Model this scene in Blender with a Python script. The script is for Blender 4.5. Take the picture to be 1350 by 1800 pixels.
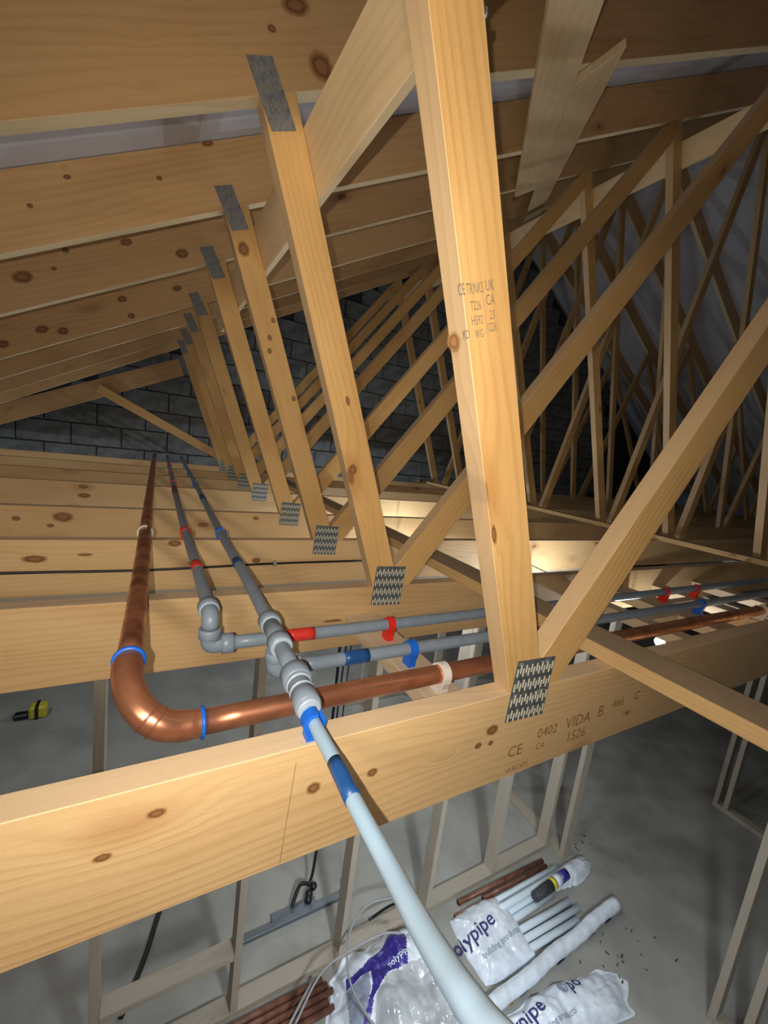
import bpy, bmesh, math, random
from mathutils import Vector, Matrix, noise
random.seed(7)
for o in list(bpy.data.objects): bpy.data.objects.remove(o)
S = bpy.context.scene
COL = S.collection
V = Vector
H = 3.05                      # eye height above the floor; all heights below are given from the eye and lifted by H

# ------------------------------------------------------------------ camera
cd = bpy.data.cameras.new('camera'); cam = bpy.data.objects.new('camera', cd); COL.objects.link(cam)
R = ((0.87105922, -0.47470459, 0.12614036), (0.03455036, -0.19695885, -0.97980278), (0.48996133, 0.85782444, -0.15516161))
cam.matrix_world = Matrix(((R[0][0], -R[1][0], -R[2][0], 0), (R[0][1], -R[1][1], -R[2][1], 0), (R[0][2], -R[1][2], -R[2][2], H), (0, 0, 0, 1)))
cd.sensor_fit = 'VERTICAL'; cd.sensor_height = 36; cd.sensor_width = 27
cd.lens = 718.73/1800*36; cd.clip_start = 0.02; cd.clip_end = 60
S.camera = cam
# ------------------------------------------------------------------ world, lights, exposure
w = bpy.data.worlds.new('world'); S.world = w; w.use_nodes = True
w.node_tree.nodes['Background'].inputs[0].default_value = (0.62, 0.76, 1.0, 1)
w.node_tree.nodes['Background'].inputs[1].default_value = 0.018

def add_light(name, kind, loc, energy, color, size=0.02, rot=None):
    l = bpy.data.lights.new(name, kind); l.energy = energy; l.color = color
    if kind == 'POINT': l.shadow_soft_size = size
    if kind == 'AREA': l.shape = 'DISK'; l.size = size
    o = bpy.data.objects.new(name, l); COL.objects.link(o); o.location = (loc[0], loc[1], loc[2]+H)
    if rot: o.rotation_euler = rot
    return o
fl = add_light('phone_flash', 'SPOT', (-0.045, -0.02, 0.012), 33.0, (1.0, 0.92, 0.79))
fl.data.spot_size = math.radians(154); fl.data.spot_blend = 1.0; fl.data.shadow_soft_size = 0.004
fl.rotation_euler = cam.matrix_world.to_euler()
# an added warm fill light in the loft, and a cool lamp in the room below, both behind the photographer
add_light('loft_fill_light', 'AREA', (-0.9, -1.0, 0.40), 52.0, (1.0, 0.87, 0.68), 0.4, (math.radians(106), 0, math.radians(24)))
rl = add_light('room_work_lamp', 'AREA', (0.75, -0.35, -0.78), 16.0, (0.88, 0.95, 1.0), 0.25)
rl.data.spread = math.radians(100)
rl.rotation_euler = (V((0.85, 1.75, -2.3))).to_track_quat('-Z', 'Y').to_euler()
S.view_settings.view_transform = 'Standard'; S.view_settings.look = 'None'
S.view_settings.exposure = 0.12; S.view_settings.gamma = 1.0; S.view_settings.use_curve_mapping = False

# ------------------------------------------------------------------ materials
def new_mat(name):
    m = bpy.data.materials.new(name); m.use_nodes = True
    nt = m.node_tree; b = nt.nodes['Principled BSDF']
    return m, nt, b
def N(nt, t, **k):
    n = nt.nodes.new(t)
    for a, v in k.items(): setattr(n, a, v)
    return n
def math_n(nt, op, a, b=None, c=None, clamp=False):
    n = N(nt, 'ShaderNodeMath', operation=op); n.use_clamp = clamp
    for i, x in enumerate((a, b, c)):
        if x is None: continue
        if isinstance(x, (int, float)): n.inputs[i].default_value = x
        else: nt.links.new(x, n.inputs[i])
    return n.outputs[0]
def mix_c(nt, f, a, b):
    n = N(nt, 'ShaderNodeMix', data_type='RGBA')
    for s, x in ((0, f), (6, a), (7, b)):
        if isinstance(x, (int, float)): n.inputs[s].default_value = x
        elif isinstance(x, tuple): n.inputs[s].default_value = (*x, 1)
        else: nt.links.new(x, n.inputs[s])
    return n.outputs[2]
def mrange(nt, x, a, b, c, d):
    n = N(nt, 'ShaderNodeMapRange', interpolation_type='SMOOTHSTEP'); nt.links.new(x, n.inputs[0])
    for i, v in enumerate((a, b, c, d)): n.inputs[i+1].default_value = v
    return n.outputs[0]

def wood_mat(name, light, dark, edge, knot_amt=1.0, rough=0.55, var=0.22, rings=110):
    m, nt, b = new_mat(name); L = nt.links.new
    tc = N(nt, 'ShaderNodeTexCoord'); oi = N(nt, 'ShaderNodeObjectInfo')
    off = N(nt, 'ShaderNodeVectorMath', operation='SCALE'); off.inputs[0].default_value = (37.0, 0.7, 11.0); L(oi.outputs['Random'], off.inputs['Scale'])
    add = N(nt, 'ShaderNodeVectorMath', operation='ADD'); L(tc.outputs['Object'], add.inputs[0]); L(off.outputs[0], add.inputs[1])
    P = add.outputs[0]
    def scaled(v):
        n = N(nt, 'ShaderNodeVectorMath', operation='MULTIPLY'); L(P, n.inputs[0]); n.inputs[1].default_value = v; return n.outputs[0]
    wob = N(nt, 'ShaderNodeTexNoise'); wob.inputs['Scale'].default_value = 26; wob.inputs['Detail'].default_value = 2; L(P, wob.inputs['Vector'])
    vor = N(nt, 'ShaderNodeTexVoronoi'); vor.inputs['Scale'].default_value = 1; L(scaled((3.1, 0.5, 6.8)), vor.inputs['Vector'])
    vc = N(nt, 'ShaderNodeSeparateColor'); L(vor.outputs['Color'], vc.inputs[0])
    d = math_n(nt, 'DIVIDE', vor.outputs['Distance'], math_n(nt, 'MULTIPLY_ADD', math_n(nt, 'POWER', vc.outputs[0], 1.6), 1.15, 0.22))
    d = math_n(nt, 'MULTIPLY_ADD', wob.outputs[0], 0.05, math_n(nt, 'SUBTRACT', d, 0.025))
    n1 = N(nt, 'ShaderNodeTexNoise'); n1.inputs['Scale'].default_value = 1; n1.inputs['Detail'].default_value = 1.5; L(scaled((1.1, 3, 5)), n1.inputs['Vector'])
    n2 = N(nt, 'ShaderNodeTexNoise'); n2.inputs['Scale'].default_value = 1; n2.inputs['Detail'].default_value = 4; L(scaled((14, 260, 260)), n2.inputs['Vector'])
    n3 = N(nt, 'ShaderNodeTexNoise'); n3.inputs['Scale'].default_value = 1; n3.inputs['Detail'].default_value = 3; L(scaled((2.2, 9, 9)), n3.inputs['Vector'])
    sp = N(nt, 'ShaderNodeSeparateXYZ'); L(P, sp.inputs[0])
    bump = mrange(nt, d, 0.02, 0.42, 0.030, 0.0)
    r = math_n(nt, 'MULTIPLY_ADD', n1.outputs[0], 0.16, sp.outputs[2])
    r = math_n(nt, 'MULTIPLY_ADD', sp.outputs[1], 0.6, r)
    r = math_n(nt, 'ADD', r, bump)
    s = math_n(nt, 'SINE', math_n(nt, 'MULTIPLY', r, rings*2*math.pi*0.62))
    s = math_n(nt, 'POWER', math_n(nt, 'MULTIPLY_ADD', s, 0.5, 0.5), 2.2)
    s = math_n(nt, 'MULTIPLY', s, math_n(nt, 'MULTIPLY_ADD', n3.outputs[0], 1.3, -0.18, clamp=True))
    c = mix_c(nt, math_n(nt, 'MULTIPLY', s, 0.40), light, dark)
    c = mix_c(nt, math_n(nt, 'MULTIPLY', mrange(nt, n3.outputs[0], 0.45, 0.75, 0, 1), 0.35), c, dark)
    c = mix_c(nt, math_n(nt, 'MULTIPLY', mrange(nt, n2.outputs[0], 0.5, 0.72, 0, 1), 0.16), c, dark)
    kcore = mrange(nt, d, 0.06, 0.085, 1, 0); khalo = mrange(nt, d, 0.07, 0.26, 0.5*knot_amt, 0)
    c = mix_c(nt, khalo, c, (dark[0]*0.8, dark[1]*0.62, dark[2]*0.5))
    c = mix_c(nt, math_n(nt, 'MULTIPLY', kcore, 0.75*knot_amt), c, (0.17, 0.075, 0.028))
    # sawn edges are greyer than planed faces; rafter edges are lightened to look lit
    ns = N(nt, 'ShaderNodeSeparateXYZ'); L(tc.outputs['Normal'], ns.inputs[0])
    e = mrange(nt, math_n(nt, 'ABSOLUTE', ns.outputs[2]), 0.6, 0.85, 0, 0.68)
    c = mix_c(nt, e, c, edge)
    hs = N(nt, 'ShaderNodeHueSaturation'); L(c, hs.inputs['Color'])
    L(math_n(nt, 'MULTIPLY_ADD', oi.outputs['Random'], var, 1-var*0.6), hs.inputs['Value'])
    hs.inputs['Saturation'].default_value = 1.0
    L(hs.outputs[0], b.inputs['Base Color'])
    b.inputs['Roughness'].default_value = rough; b.inputs['Specular IOR Level'].default_value = 0.35
    bp = N(nt, 'ShaderNodeBump'); bp.inputs['Strength'].default_value = 0.25; bp.inputs['Distance'].default_value = 0.002
    L(math_n(nt, 'MULTIPLY_ADD', n2.outputs[0], 0.6, s), bp.inputs['Height']); L(bp.outputs[0], b.inputs['Normal'])
    return m

def plain(name, col, rough=0.5, metal=0.0, spec=0.5, nscale=0, namt=0.0, bump=0.0, coat=0.0, alpha=1.0, trans=0.0, detail=3):
    m, nt, b = new_mat(name)
    b.inputs['Base Color'].default_value = (*col, 1); b.inputs['Roughness'].default_value = rough
    b.inputs['Metallic'].default_value = metal; b.inputs['Specular IOR Level'].default_value = spec
    b.inputs['Coat Weight'].default_value = coat; b.inputs['Alpha'].default_value = alpha
    b.inputs['Transmission Weight'].default_value = trans
    if nscale:
        tc = N(nt, 'ShaderNodeTexCoord'); n = N(nt, 'ShaderNodeTexNoise'); n.inputs['Scale'].default_value = nscale; n.inputs['Detail'].default_value = detail
        nt.links.new(tc.outputs['Object'], n.inputs['Vector'])
        c = mix_c(nt, mrange(nt, n.outputs[0], 0.35, 0.68, 0, 1), tuple(x*(1+namt) for x in col), tuple(x*(1-namt) for x in col))
        nt.links.new(c, b.inputs['Base Color'])
        if bump:
            bp = N(nt, 'ShaderNodeBump'); bp.inputs['Strength'].default_value = bump; bp.inputs['Distance'].default_value = 0.004
            nt.links.new(n.outputs[0], bp.inputs['Height']); nt.links.new(bp.outputs[0], b.inputs['Normal'])
    return m
def emit(name, col, strength):
    m, nt, b = new_mat(name)
    b.inputs['Base Color'].default_value = (0.8, 0.8, 0.8, 1)
    b.inputs['Emission Color'].default_value = (*col, 1); b.inputs['Emission Strength'].default_value = strength
    return m

M = {}
M['joist'] = wood_mat('joist_pine', (0.72, 0.49, 0.25), (0.52, 0.29, 0.11), (0.68, 0.52, 0.36), 1.0, 0.5)
M['rafter'] = wood_mat('rafter_pine', (0.74, 0.465, 0.215), (0.48, 0.25, 0.09), (0.98, 0.86, 0.58), 1.0, 0.5, 0.25, 70)  # edge colour brightened so the rafter undersides look lit
M['web'] = wood_mat('web_pine', (0.74, 0.455, 0.18), (0.52, 0.26, 0.075), (0.56, 0.42, 0.27), 0.9, 0.5, 0.2, 90)
M['brace'] = wood_mat('brace_board', (0.80, 0.60, 0.35), (0.58, 0.40, 0.20), (0.85, 0.70, 0.45), 0.6, 0.6, 0.1, 60)
M['stud'] = wood_mat('stud_timber', (0.46, 0.40, 0.32), (0.34, 0.28, 0.21), (0.44, 0.39, 0.32), 0.7, 0.7, 0.2)
M['noggin'] = wood_mat('noggin_timber', (0.72, 0.56, 0.38), (0.54, 0.38, 0.22), (0.70, 0.56, 0.40), 0.5, 0.6, 0.1)
M['binder'] = wood_mat('binder_timber', (0.70, 0.47, 0.22), (0.50, 0.29, 0.11), (0.36, 0.30, 0.235), 0.8, 0.6, 0.1)
M['grey'] = plain('grey_plastic', (0.235, 0.295, 0.375), 0.34, spec=0.45, nscale=40, namt=0.04)
M['grey_lit'] = plain('lit_grey_plastic', (0.33, 0.475, 0.63), 0.3, nscale=20, namt=0.03)  # brighter, bluer copy of the grey plastic; lit look put into the colour
M['collar'] = plain('light_grey_plastic', (0.40, 0.48, 0.58), 0.32, nscale=40, namt=0.04)
M['blue'] = plain('blue_clip_plastic', (0.01, 0.15, 0.75), 0.35)
M['red'] = plain('red_clip_plastic', (0.75, 0.025, 0.012), 0.35)
M['white'] = plain('white_clip_plastic', (0.80, 0.76, 0.72), 0.35)
M['redtape'] = plain('red_tape', (0.80, 0.045, 0.03), 0.45)
M['bluetape'] = plain('blue_tape', (0.012, 0.075, 0.25), 0.4, nscale=60, namt=0.1)
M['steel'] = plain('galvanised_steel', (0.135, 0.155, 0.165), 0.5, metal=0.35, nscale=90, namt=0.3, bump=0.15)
M['steel_lit'] = plain('lit_galvanised_steel', (0.23, 0.24, 0.25), 0.55, metal=0.2, nscale=60, namt=0.2)  # lighter copy of the plate steel; catch of light put into the colour
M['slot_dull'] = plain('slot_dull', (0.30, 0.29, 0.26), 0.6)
M['slot'] = plain('slot_pale_wood', (0.78, 0.74, 0.60), 0.5)  # pale wood showing through the slots
M['print_white'] = plain('white_print', (0.7, 0.72, 0.72), 0.6)
M['stamp'] = plain('brown_stamp_ink', (0.27, 0.15, 0.055), 0.9)
M['dotink'] = plain('grey_dot_ink', (0.22, 0.17, 0.13), 0.9)
M['pencil'] = plain('pencil_graphite', (0.30, 0.19, 0.10), 0.8)
M['underlay'] = plain('roof_underlay', (0.62, 0.63, 0.70), 0.7, nscale=4, namt=0.06)
M['block'] = plain('concrete_block', (0.185, 0.20, 0.215), 0.9, nscale=11, namt=0.22, bump=0.6, detail=6)
M['mortar'] = plain('dark_mortar', (0.045, 0.048, 0.05), 0.95, nscale=30, namt=0.3)
M['concrete'] = plain('floor_concrete', (0.33, 0.325, 0.295), 0.75, nscale=2.2, namt=0.16, bump=0.3, detail=8)
M['render'] = plain('room_wall_board', (0.25, 0.25, 0.25), 0.9, nscale=3, namt=0.1)
M['cable'] = plain('black_cable', (0.012, 0.012, 0.014), 0.4)
M['greycable'] = plain('grey_cable', (0.33, 0.34, 0.36), 0.4)
M['film'] = plain('white_film', (0.78, 0.85, 0.94), 0.17, spec=0.8, nscale=20, namt=0.09, bump=0.75)
M['clearfilm'] = plain('clear_film', (0.50, 0.53, 0.56), 0.16, spec=0.9, nscale=7, namt=0.25, bump=0.3, alpha=0.86)
M['purple'] = plain('purple_print', (0.045, 0.028, 0.27), 0.3, spec=0.6)
M['navy'] = plain('navy_print', (0.03, 0.035, 0.16), 0.4)
M['fade'] = plain('faded_print', (0.30, 0.34, 0.45), 0.5)
M['pvc'] = plain('white_pvc', (0.72, 0.82, 0.90), 0.35)
M['yellow'] = plain('yellow_print', (0.62, 0.55, 0.04), 0.5)
M['brownpipe'] = plain('old_copper', (0.20, 0.085, 0.055), 0.45, metal=0.3, nscale=20, namt=0.3)
M['hole'] = plain('bore_shade', (0.01, 0.01, 0.01), 0.9)
M['zinc'] = plain('zinc_rail', (0.20, 0.23, 0.26), 0.4, metal=0.6)
M['paper'] = plain('label_paper', (0.05, 0.05, 0.055), 0.6, nscale=120, namt=0.9)
M['bulb'] = emit('lamp_glow', (0.86, 0.94, 1.0), 700.0)
M['bulb_strong'] = emit('strong_lamp_glow', (0.84, 0.93, 1.0), 1800.0)
M['bulb_weak'] = emit('weak_lamp_glow', (0.86, 0.94, 1.0), 260.0)
M['socket'] = plain('lamp_socket', (0.02, 0.02, 0.02), 0.5)
def copper_mat(name, tarnish):
    m, nt, b = new_mat(name); tc = N(nt, 'ShaderNodeTexCoord')
    n = N(nt, 'ShaderNodeTexNoise'); n.inputs['Scale'].default_value = 14; n.inputs['Detail'].default_value = 5
    mp = N(nt, 'ShaderNodeMapping'); mp.inputs['Scale'].default_value = (1, 1, 1); nt.links.new(tc.outputs['Object'], mp.inputs[0]); nt.links.new(mp.outputs[0], n.inputs['Vector'])
    c = mix_c(nt, mrange(nt, n.outputs[0], 0.4, 0.66, 0, tarnish), (0.72, 0.32, 0.185), (0.30, 0.12, 0.07))
    nt.links.new(c, b.inputs['Base Color']); b.inputs['Metallic'].default_value = 0.8
    nt.links.new(mrange(nt, n.outputs[0], 0.3, 0.7, 0.24, 0.42), b.inputs['Roughness'])
    return m
M['copper'] = copper_mat('copper_tube', 0.55)
M['copper_dull'] = copper_mat('tarnished_copper_tube', 0.95)

# ------------------------------------------------------------------ helpers
def tag(o, label, cat=None, group=None, kind=None):
    if label: o['label'] = label
    if cat: o['category'] = cat
    if group: o['group'] = group
    if kind: o['kind'] = kind
    return o
def thing(name, loc, label, cat, group=None):
    o = bpy.data.objects.new(name, None); o.empty_display_size = 0.05; COL.objects.link(o)
    o.location = (loc[0], loc[1], loc[2]+H)
    return tag(o, label, cat, group)
def base_of(p):
    b = V((0, 0, 0))
    while p is not None: b += p.location; p = p.parent
    return b
def link(name, me, mat, parent=None, mw=None):
    """mw: world matrix with z measured from the eye"""
    o = bpy.data.objects.new(name, me); COL.objects.link(o)
    mats = mat if isinstance(mat, (list, tuple)) else [mat]
    if not me.materials:
        for m_ in mats: me.materials.append(m_)
    W = Matrix.Translation((0, 0, H)) @ (mw if mw is not None else Matrix.Identity(4))
    if parent is not None:
        o.parent = parent; P_ = parent; chain = []
        while P_ is not None: chain.append(P_); P_ = P_.parent
        PM = Matrix.Identity(4)
        for q in reversed(chain): PM = PM @ q.matrix_basis
        o.matrix_basis = PM.inverted() @ W
    else: o.matrix_basis = W
    return o
def from_bm(bm, name, smooth=False):
    me = bpy.data.meshes.new(name); bmesh.ops.recalc_face_normals(bm, faces=bm.faces); bm.to_mesh(me); bm.free()
    if smooth:
        for p in me.polygons: p.use_smooth = True
    return me
def bevel(bm, wd=0.0012):
    bmesh.ops.bevel(bm, geom=list(bm.edges), offset=wd, segments=1, affect='EDGES', clamp_overlap=True)
def clip(poly, n, c):          # keep n.p <= c
    out = []
    for i in range(len(poly)):
        a, b = poly[i], poly[(i+1) % len(poly)]
        da, db = n[0]*a[0]+n[1]*a[1]-c, n[0]*b[0]+n[1]*b[1]-c
        if da <= 0: out.append(a)
        if (da < 0 < db) or (db < 0 < da):
            t = da/(da-db); out.append((a[0]+t*(b[0]-a[0]), a[1]+t*(b[1]-a[1])))
    return out
def member(name, parent, y, A, d, l0, l1, wd, mat, clips=(), t=0.0441, label=None):
    """flat timber in the plane of a truss: centre line through A with direction d, cut by half planes"""
    d = V(d).normalized(); n = V((-d.y, d.x)); A = V(A)
    P = [A+d*l0-n*wd/2, A+d*l1-n*wd/2, A+d*l1+n*wd/2, A+d*l0+n*wd/2]
    P = [(p.x, p.y) for p in P]
    for nn, c in clips: P = clip(P, nn, c)
    if len(P) < 3: return None
    c0 = A + d*(sum((V(p)-A).dot(d) for p in P)/len(P))
    bm = bmesh.new()
    lo = [bm.verts.new(((V(p)-c0).dot(d), 0, (V(p)-c0).dot(n))) for p in P]
    hi = [bm.verts.new((v.co.x, t, v.co.z)) for v in lo]
    bm.faces.new(lo); bm.faces.new(hi[::-1])
    for i in range(len(lo)):
        j = (i+1) % len(lo); bm.faces.new((lo[j], lo[i], hi[i], hi[j]))
    bevel(bm)
    me = from_bm(bm, name)
    mw = Matrix(((d.x, 0, n.x, c0.x), (0, 1, 0, y), (d.y, 0, n.y, c0.y), (0, 0, 0, 1)))
    if mw.determinant() < 0: pass
    o = link(name, me, mat, parent, mw)
    if label: o['label'] = label
    return o
def box(name, parent, lo, hi, mat, axis=0, label=None, bev=0.0012):
    """axis-aligned timber/box; local X runs along 'axis' so the grain does too"""
    c = (V(lo)+V(hi))/2; s = V(hi)-V(lo)
    if axis == 0: cols = (V((1, 0, 0)), V((0, 1, 0)), V((0, 0, 1)))
    elif axis == 1: cols = (V((0, 1, 0)), V((-1, 0, 0)), V((0, 0, 1)))
    else: cols = (V((0, 0, 1)), V((0, 1, 0)), V((-1, 0, 0)))
    ext = [abs(s.dot(q)) for q in cols]
    bm = bmesh.new(); bmesh.ops.create_cube(bm, size=1)
    for v in bm.verts: v.co = V((v.co.x*ext[0], v.co.y*ext[1], v.co.z*ext[2]))
    if bev: bevel(bm, bev)
    me = from_bm(bm, name)
    mw = Matrix.Translation(c) @ Matrix([[cols[j][i] for j in range(3)] for i in range(3)]).to_4x4()
    o = link(name, me, mat, parent, mw)
    if label: o['label'] = label
    return o
def sweep_bm(bm, pts, rad, seg=20, cap=True, closed=False):
    pts = [V(p) for p in pts]; n = len(pts)
    if isinstance(rad, (int, float)): rad = [rad]*n
    rings = []; up = None
    for i, p in enumerate(pts):
        if closed: t = (pts[(i+1) % n]-pts[i-1])
        else:
            a = pts[i+1] if i+1 < n else pts[i]; b_ = pts[i-1] if i > 0 else pts[i]
            t = a-b_
            if t.length < 1e-9: t = (pts[min(i+2, n-1)]-pts[max(i-2, 0)])
        t.normalize()
        if up is None:
            up = V((0, 0, 1)) if abs(t.z) < 0.9 else V((1, 0, 0))
        up = (up - t*up.dot(t)).normalized(); s = t.cross(up)
        rings.append([bm.verts.new(p+(up*math.cos(2*math.pi*k/seg)+s*math.sin(2*math.pi*k/seg))*rad[i]) for k in range(seg)])
    m_ = n if closed else n-1
    for i in range(m_):
        A_, B_ = rings[i], rings[(i+1) % n]
        for k in range(seg):
            f = bm.faces.new((A_[k], A_[(k+1) % seg], B_[(k+1) % seg], B_[k])); f.smooth = True
    if cap and not closed:
        bm.faces.new(rings[0][::-1]); bm.faces.new(rings[-1])
def tube(name, parent, pts, rad, mat, seg=20, label=None, origin=None, closed=False):
    o0 = V(origin) if origin else V(pts[0])
    bm = bmesh.new(); sweep_bm(bm, [V(p)-o0 for p in pts], rad, seg, closed=closed)
    bmesh.ops.recalc_face_normals(bm, faces=bm.faces)
    me = bpy.data.meshes.new(name); bm.to_mesh(me); bm.free()
    o = link(name, me, mat, parent, Matrix.Translation(o0))
    if label: o['label'] = label
    return o
def bez(pts, n=10):
    """Catmull-Rom through the points"""
    P = [V(p) for p in pts]; P = [P[0]*2-P[1]]+P+[P[-1]*2-P[-2]]; out = []
    for i in range(1, len(P)-2):
        for k in range(n):
            t = k/n; a, b, c, d = P[i-1:i+3]
            out.append(0.5*((2*b)+(c-a)*t+(2*a-5*b+4*c-d)*t*t+(3*b-a-3*c+d)*t**3))
    out.append(P[-2]); return out
def arc_pts(c, a, b, r, n=8):
    """rounded corner at c between directions from a to c to b, radius r"""
    c, a, b = V(c), V(a), V(b); u = (a-c).normalized(); v = (b-c).normalized()
    th = u.angle(v); dist = r/math.tan(th/2); p0, p1 = c+u*dist, c+v*dist
    cen = c+(u+v).normalized()*(r/math.sin(th/2)); out = []
    x = (p0-cen); ax = x.cross(p1-cen).normalized(); ang = math.pi-th
    for k in range(n+1):
        out.append(cen+Matrix.Rotation(ang*k/n, 3, ax) @ x)
    return out
def text(name, parent, body, size, loc, xd, yd, mat, space=1.0):
    cu = bpy.data.curves.new(name, 'FONT'); cu.body = body; cu.size = size; cu.space_character = space; cu.extrude = 0.0
    cu.resolution_u = 2
    tmp = bpy.data.objects.new('tmp', cu); COL.objects.link(tmp)
    dg = bpy.context.evaluated_depsgraph_get(); me = bpy.data.meshes.new_from_object(tmp.evaluated_get(dg))
    bpy.data.objects.remove(tmp); me.materials.clear()
    xd = V(xd).normalized(); yd = V(yd); yd = (yd-xd*yd.dot(xd)).normalized(); zd = xd.cross(yd)
    mw = Matrix(((xd.x, yd.x, zd.x, loc[0]), (xd.y, yd.y, zd.y, loc[1]), (xd.z, yd.z, zd.z, loc[2]), (0, 0, 0, 1)))
    return link(name, me, mat, parent, mw)

# ------------------------------------------------------------------ setting: floor, walls, roof lining
ZT, ZB, T = -0.4466, -0.6448, 0.0441
RX, RZ, SL = 4.9, 3.3914, 0.5615      # ridge of the rafter undersides, slope
YW = 5.45
def struct(o): o['kind'] = 'structure'; return o
struct(box('floor', None, (-2.4, -2.6, -3.25), (12.4, YW+0.2, -3.05), M['concrete'], bev=0))
struct(box('wall_left', None, (-2.35, -2.6, -3.05), (-2.15, YW, -0.66), M['render'], bev=0))
struct(box('wall_right', None, (11.8, -2.6, -3.05), (12.0, YW, -0.66), M['render'], bev=0))
def roof_slab():
    bm = bmesh.new(); up = 0.2207; th = 0.02
    for sgn in (-1, 1):
        x1 = RX+sgn*7.5
        za, zb_ = RZ+up+0.003, RZ+up-SL*7.5+0.003
        q = [(RX, za), (x1, zb_), (x1, zb_+th), (RX, za+th)]
        vs = [[bm.verts.new((x, y, z)) for x, z in q] for y in (-2.6, YW+0.2)]
        for i in range(4): bm.faces.new((vs[0][i], vs[0][(i+1) % 4], vs[1][(i+1) % 4], vs[1][i]))
        bm.faces.new(vs[0]); bm.faces.new(vs[1])
    return link('ceiling', from_bm(bm, 'ceiling'), M['underlay'])
struct(roof_slab())
# gable wall of blocks
def gable_wall():
    bm = bmesh.new()
    q = [(-2.3, -3.05), (11.9, -3.05), (11.9, -0.6), (RX, RZ+0.2), (-2.3, -0.6)]
    vs = [[bm.verts.new((x, y, z)) for x, z in q] for y in (YW+0.012, YW+0.11)]
    for i in range(5): bm.faces.new((vs[0][i], vs[0][(i+1) % 5], vs[1][(i+1) % 5], vs[1][i]))
    bm.faces.new(vs[0]); bm.faces.new(vs[1])
    g = struct(link('wall_back', from_bm(bm, 'wall_back'), M['mortar']))
    bm = bmesh.new(); bmesh.ops.create_cube(bm, size=1)
    for v in bm.verts: v.co = V((v.co.x*0.438, v.co.y*0.1, v.co.z*0.213))
    bevel(bm, 0.004); me = from_bm(bm, 'block')
    for r in range(19):
        z = -0.72+0.225*r
        x = -2.0+(0.225 if r % 2 else 0)+0.08
        while x < 8.2:
            top = z-0.02
            if abs(x-RX)+0.219 < (RZ+0.17-top)/SL:
                link('block', me, M['block'], g, Matrix.Translation((x, YW+0.05+random.uniform(-0.003, 0.002), z)))
            x += 0.45
gable_wall()

# ------------------------------------------------------------------ trusses
YK = [0.5043, 1.1043, 1.69, 2.276, 3.09, 3.70, 4.32, 4.93]
DA, CA = V((0.354, -0.935)), V((0.664, -0.4255))       # web A, leaning left going up
NA = V((0.935, 0.354))
DD, CD = V((0.601, 0.799)), V((0.758, -0.381))         # long diagonal to the ridge
DC, CC = V((-0.382, 0.924)), V((3.65, ZT))             # web falling right from the ridge
NC = V((0.924, 0.382))
DB = V((4.86-3.81, RZ-ZT)).normalized(); CB = V((3.80, ZT))
rootL = ((-SL, 1.0), RZ-SL*RX)                          # below left rafter underside: z - SL*x <= RZ - SL*RX
rootR = ((SL, 1.0), RZ+SL*RX)
aboveJ = ((0.0, -1.0), -ZT)
def slots_mesh(wd, ht, rows, cols, lean):
    bm = bmesh.new()
    for r in range(rows):
        for c in range(cols):
            cx = -wd/2+wd*(c+0.5)/cols; cz = ht/2-ht*(r+0.62)/rows+(0.0035 if c % 2 else -0.0035)
            hw, hh = wd/cols*0.22, ht/rows*0.26
            vs = [bm.verts.new((cx+a*hw+b*lean*hh, y, cz+b*hh)) for y in (-0.0016, -0.0008) for a, b in ((-1, -1), (1, -1), (1, 1), (-1, 1))]
            bm.faces.new(vs[0:4]); bm.faces.new((vs[0], vs[1], vs[5], vs[4])); bm.faces.new((vs[1], vs[2], vs[6], vs[5]))
            bm.faces.new((vs[2], vs[3], vs[7], vs[6])); bm.faces.new((vs[3], vs[0], vs[4], vs[7]))
    return from_bm(bm, 'tooth_slots')
ME_SL_BOT = slots_mesh(0.108, 0.130, 4, 14, 0.0)
ME_SL_TOP = slots_mesh(0.058, 0.130, 4, 8, 0.0)
def nail_plate(parent, y, c, ang, wd, ht, slots, shear=0.0):
    bm = bmesh.new(); bmesh.ops.create_cube(bm, size=1)
    for v in bm.verts: v.co = V((v.co.x*wd+shear*v.co.z, v.co.y*0.0016, v.co.z*ht))
    me = from_bm(bm, 'nail_plate')
    mw = Matrix.Translation((c[0], y-0.0006, c[1])) @ Matrix.Rotation(ang, 4, 'Y')
    p = link('nail_plate', me, M['steel'] if slots is not ME_SL_TOP else M['steel_lit'], parent, mw)
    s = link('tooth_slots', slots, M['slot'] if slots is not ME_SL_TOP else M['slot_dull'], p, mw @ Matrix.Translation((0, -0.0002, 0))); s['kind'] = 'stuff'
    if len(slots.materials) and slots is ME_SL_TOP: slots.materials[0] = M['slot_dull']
    if shear:
        s.matrix_basis = s.matrix_basis @ Matrix(((1, 0, shear/ht, 0), (0, 1, 0, 0), (0, 0, 1, 0), (0, 0, 0, 1)))
    return p, mw
TL = ['nearest roof truss, wide upright web and printed bottom chord crossing the foreground',
      'second roof truss from the camera, red-brown bottom chord behind the pipe elbows',
      'third roof truss from the camera, white, red and blue pipe clips on its chord',
      'fourth roof truss from the camera, knotty pine with the grey cable in front of its chord',
      'fifth roof truss from the camera, halfway towards the block gable',
      'sixth roof truss from the camera, third before the block gable',
      'seventh roof truss from the camera, last but one before the block gable',
      'furthest roof truss, standing close to the grey block gable wall']
TL[3] = 'fourth roof truss from the camera, next one beyond the row of pipe clips'
TR = []
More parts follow.
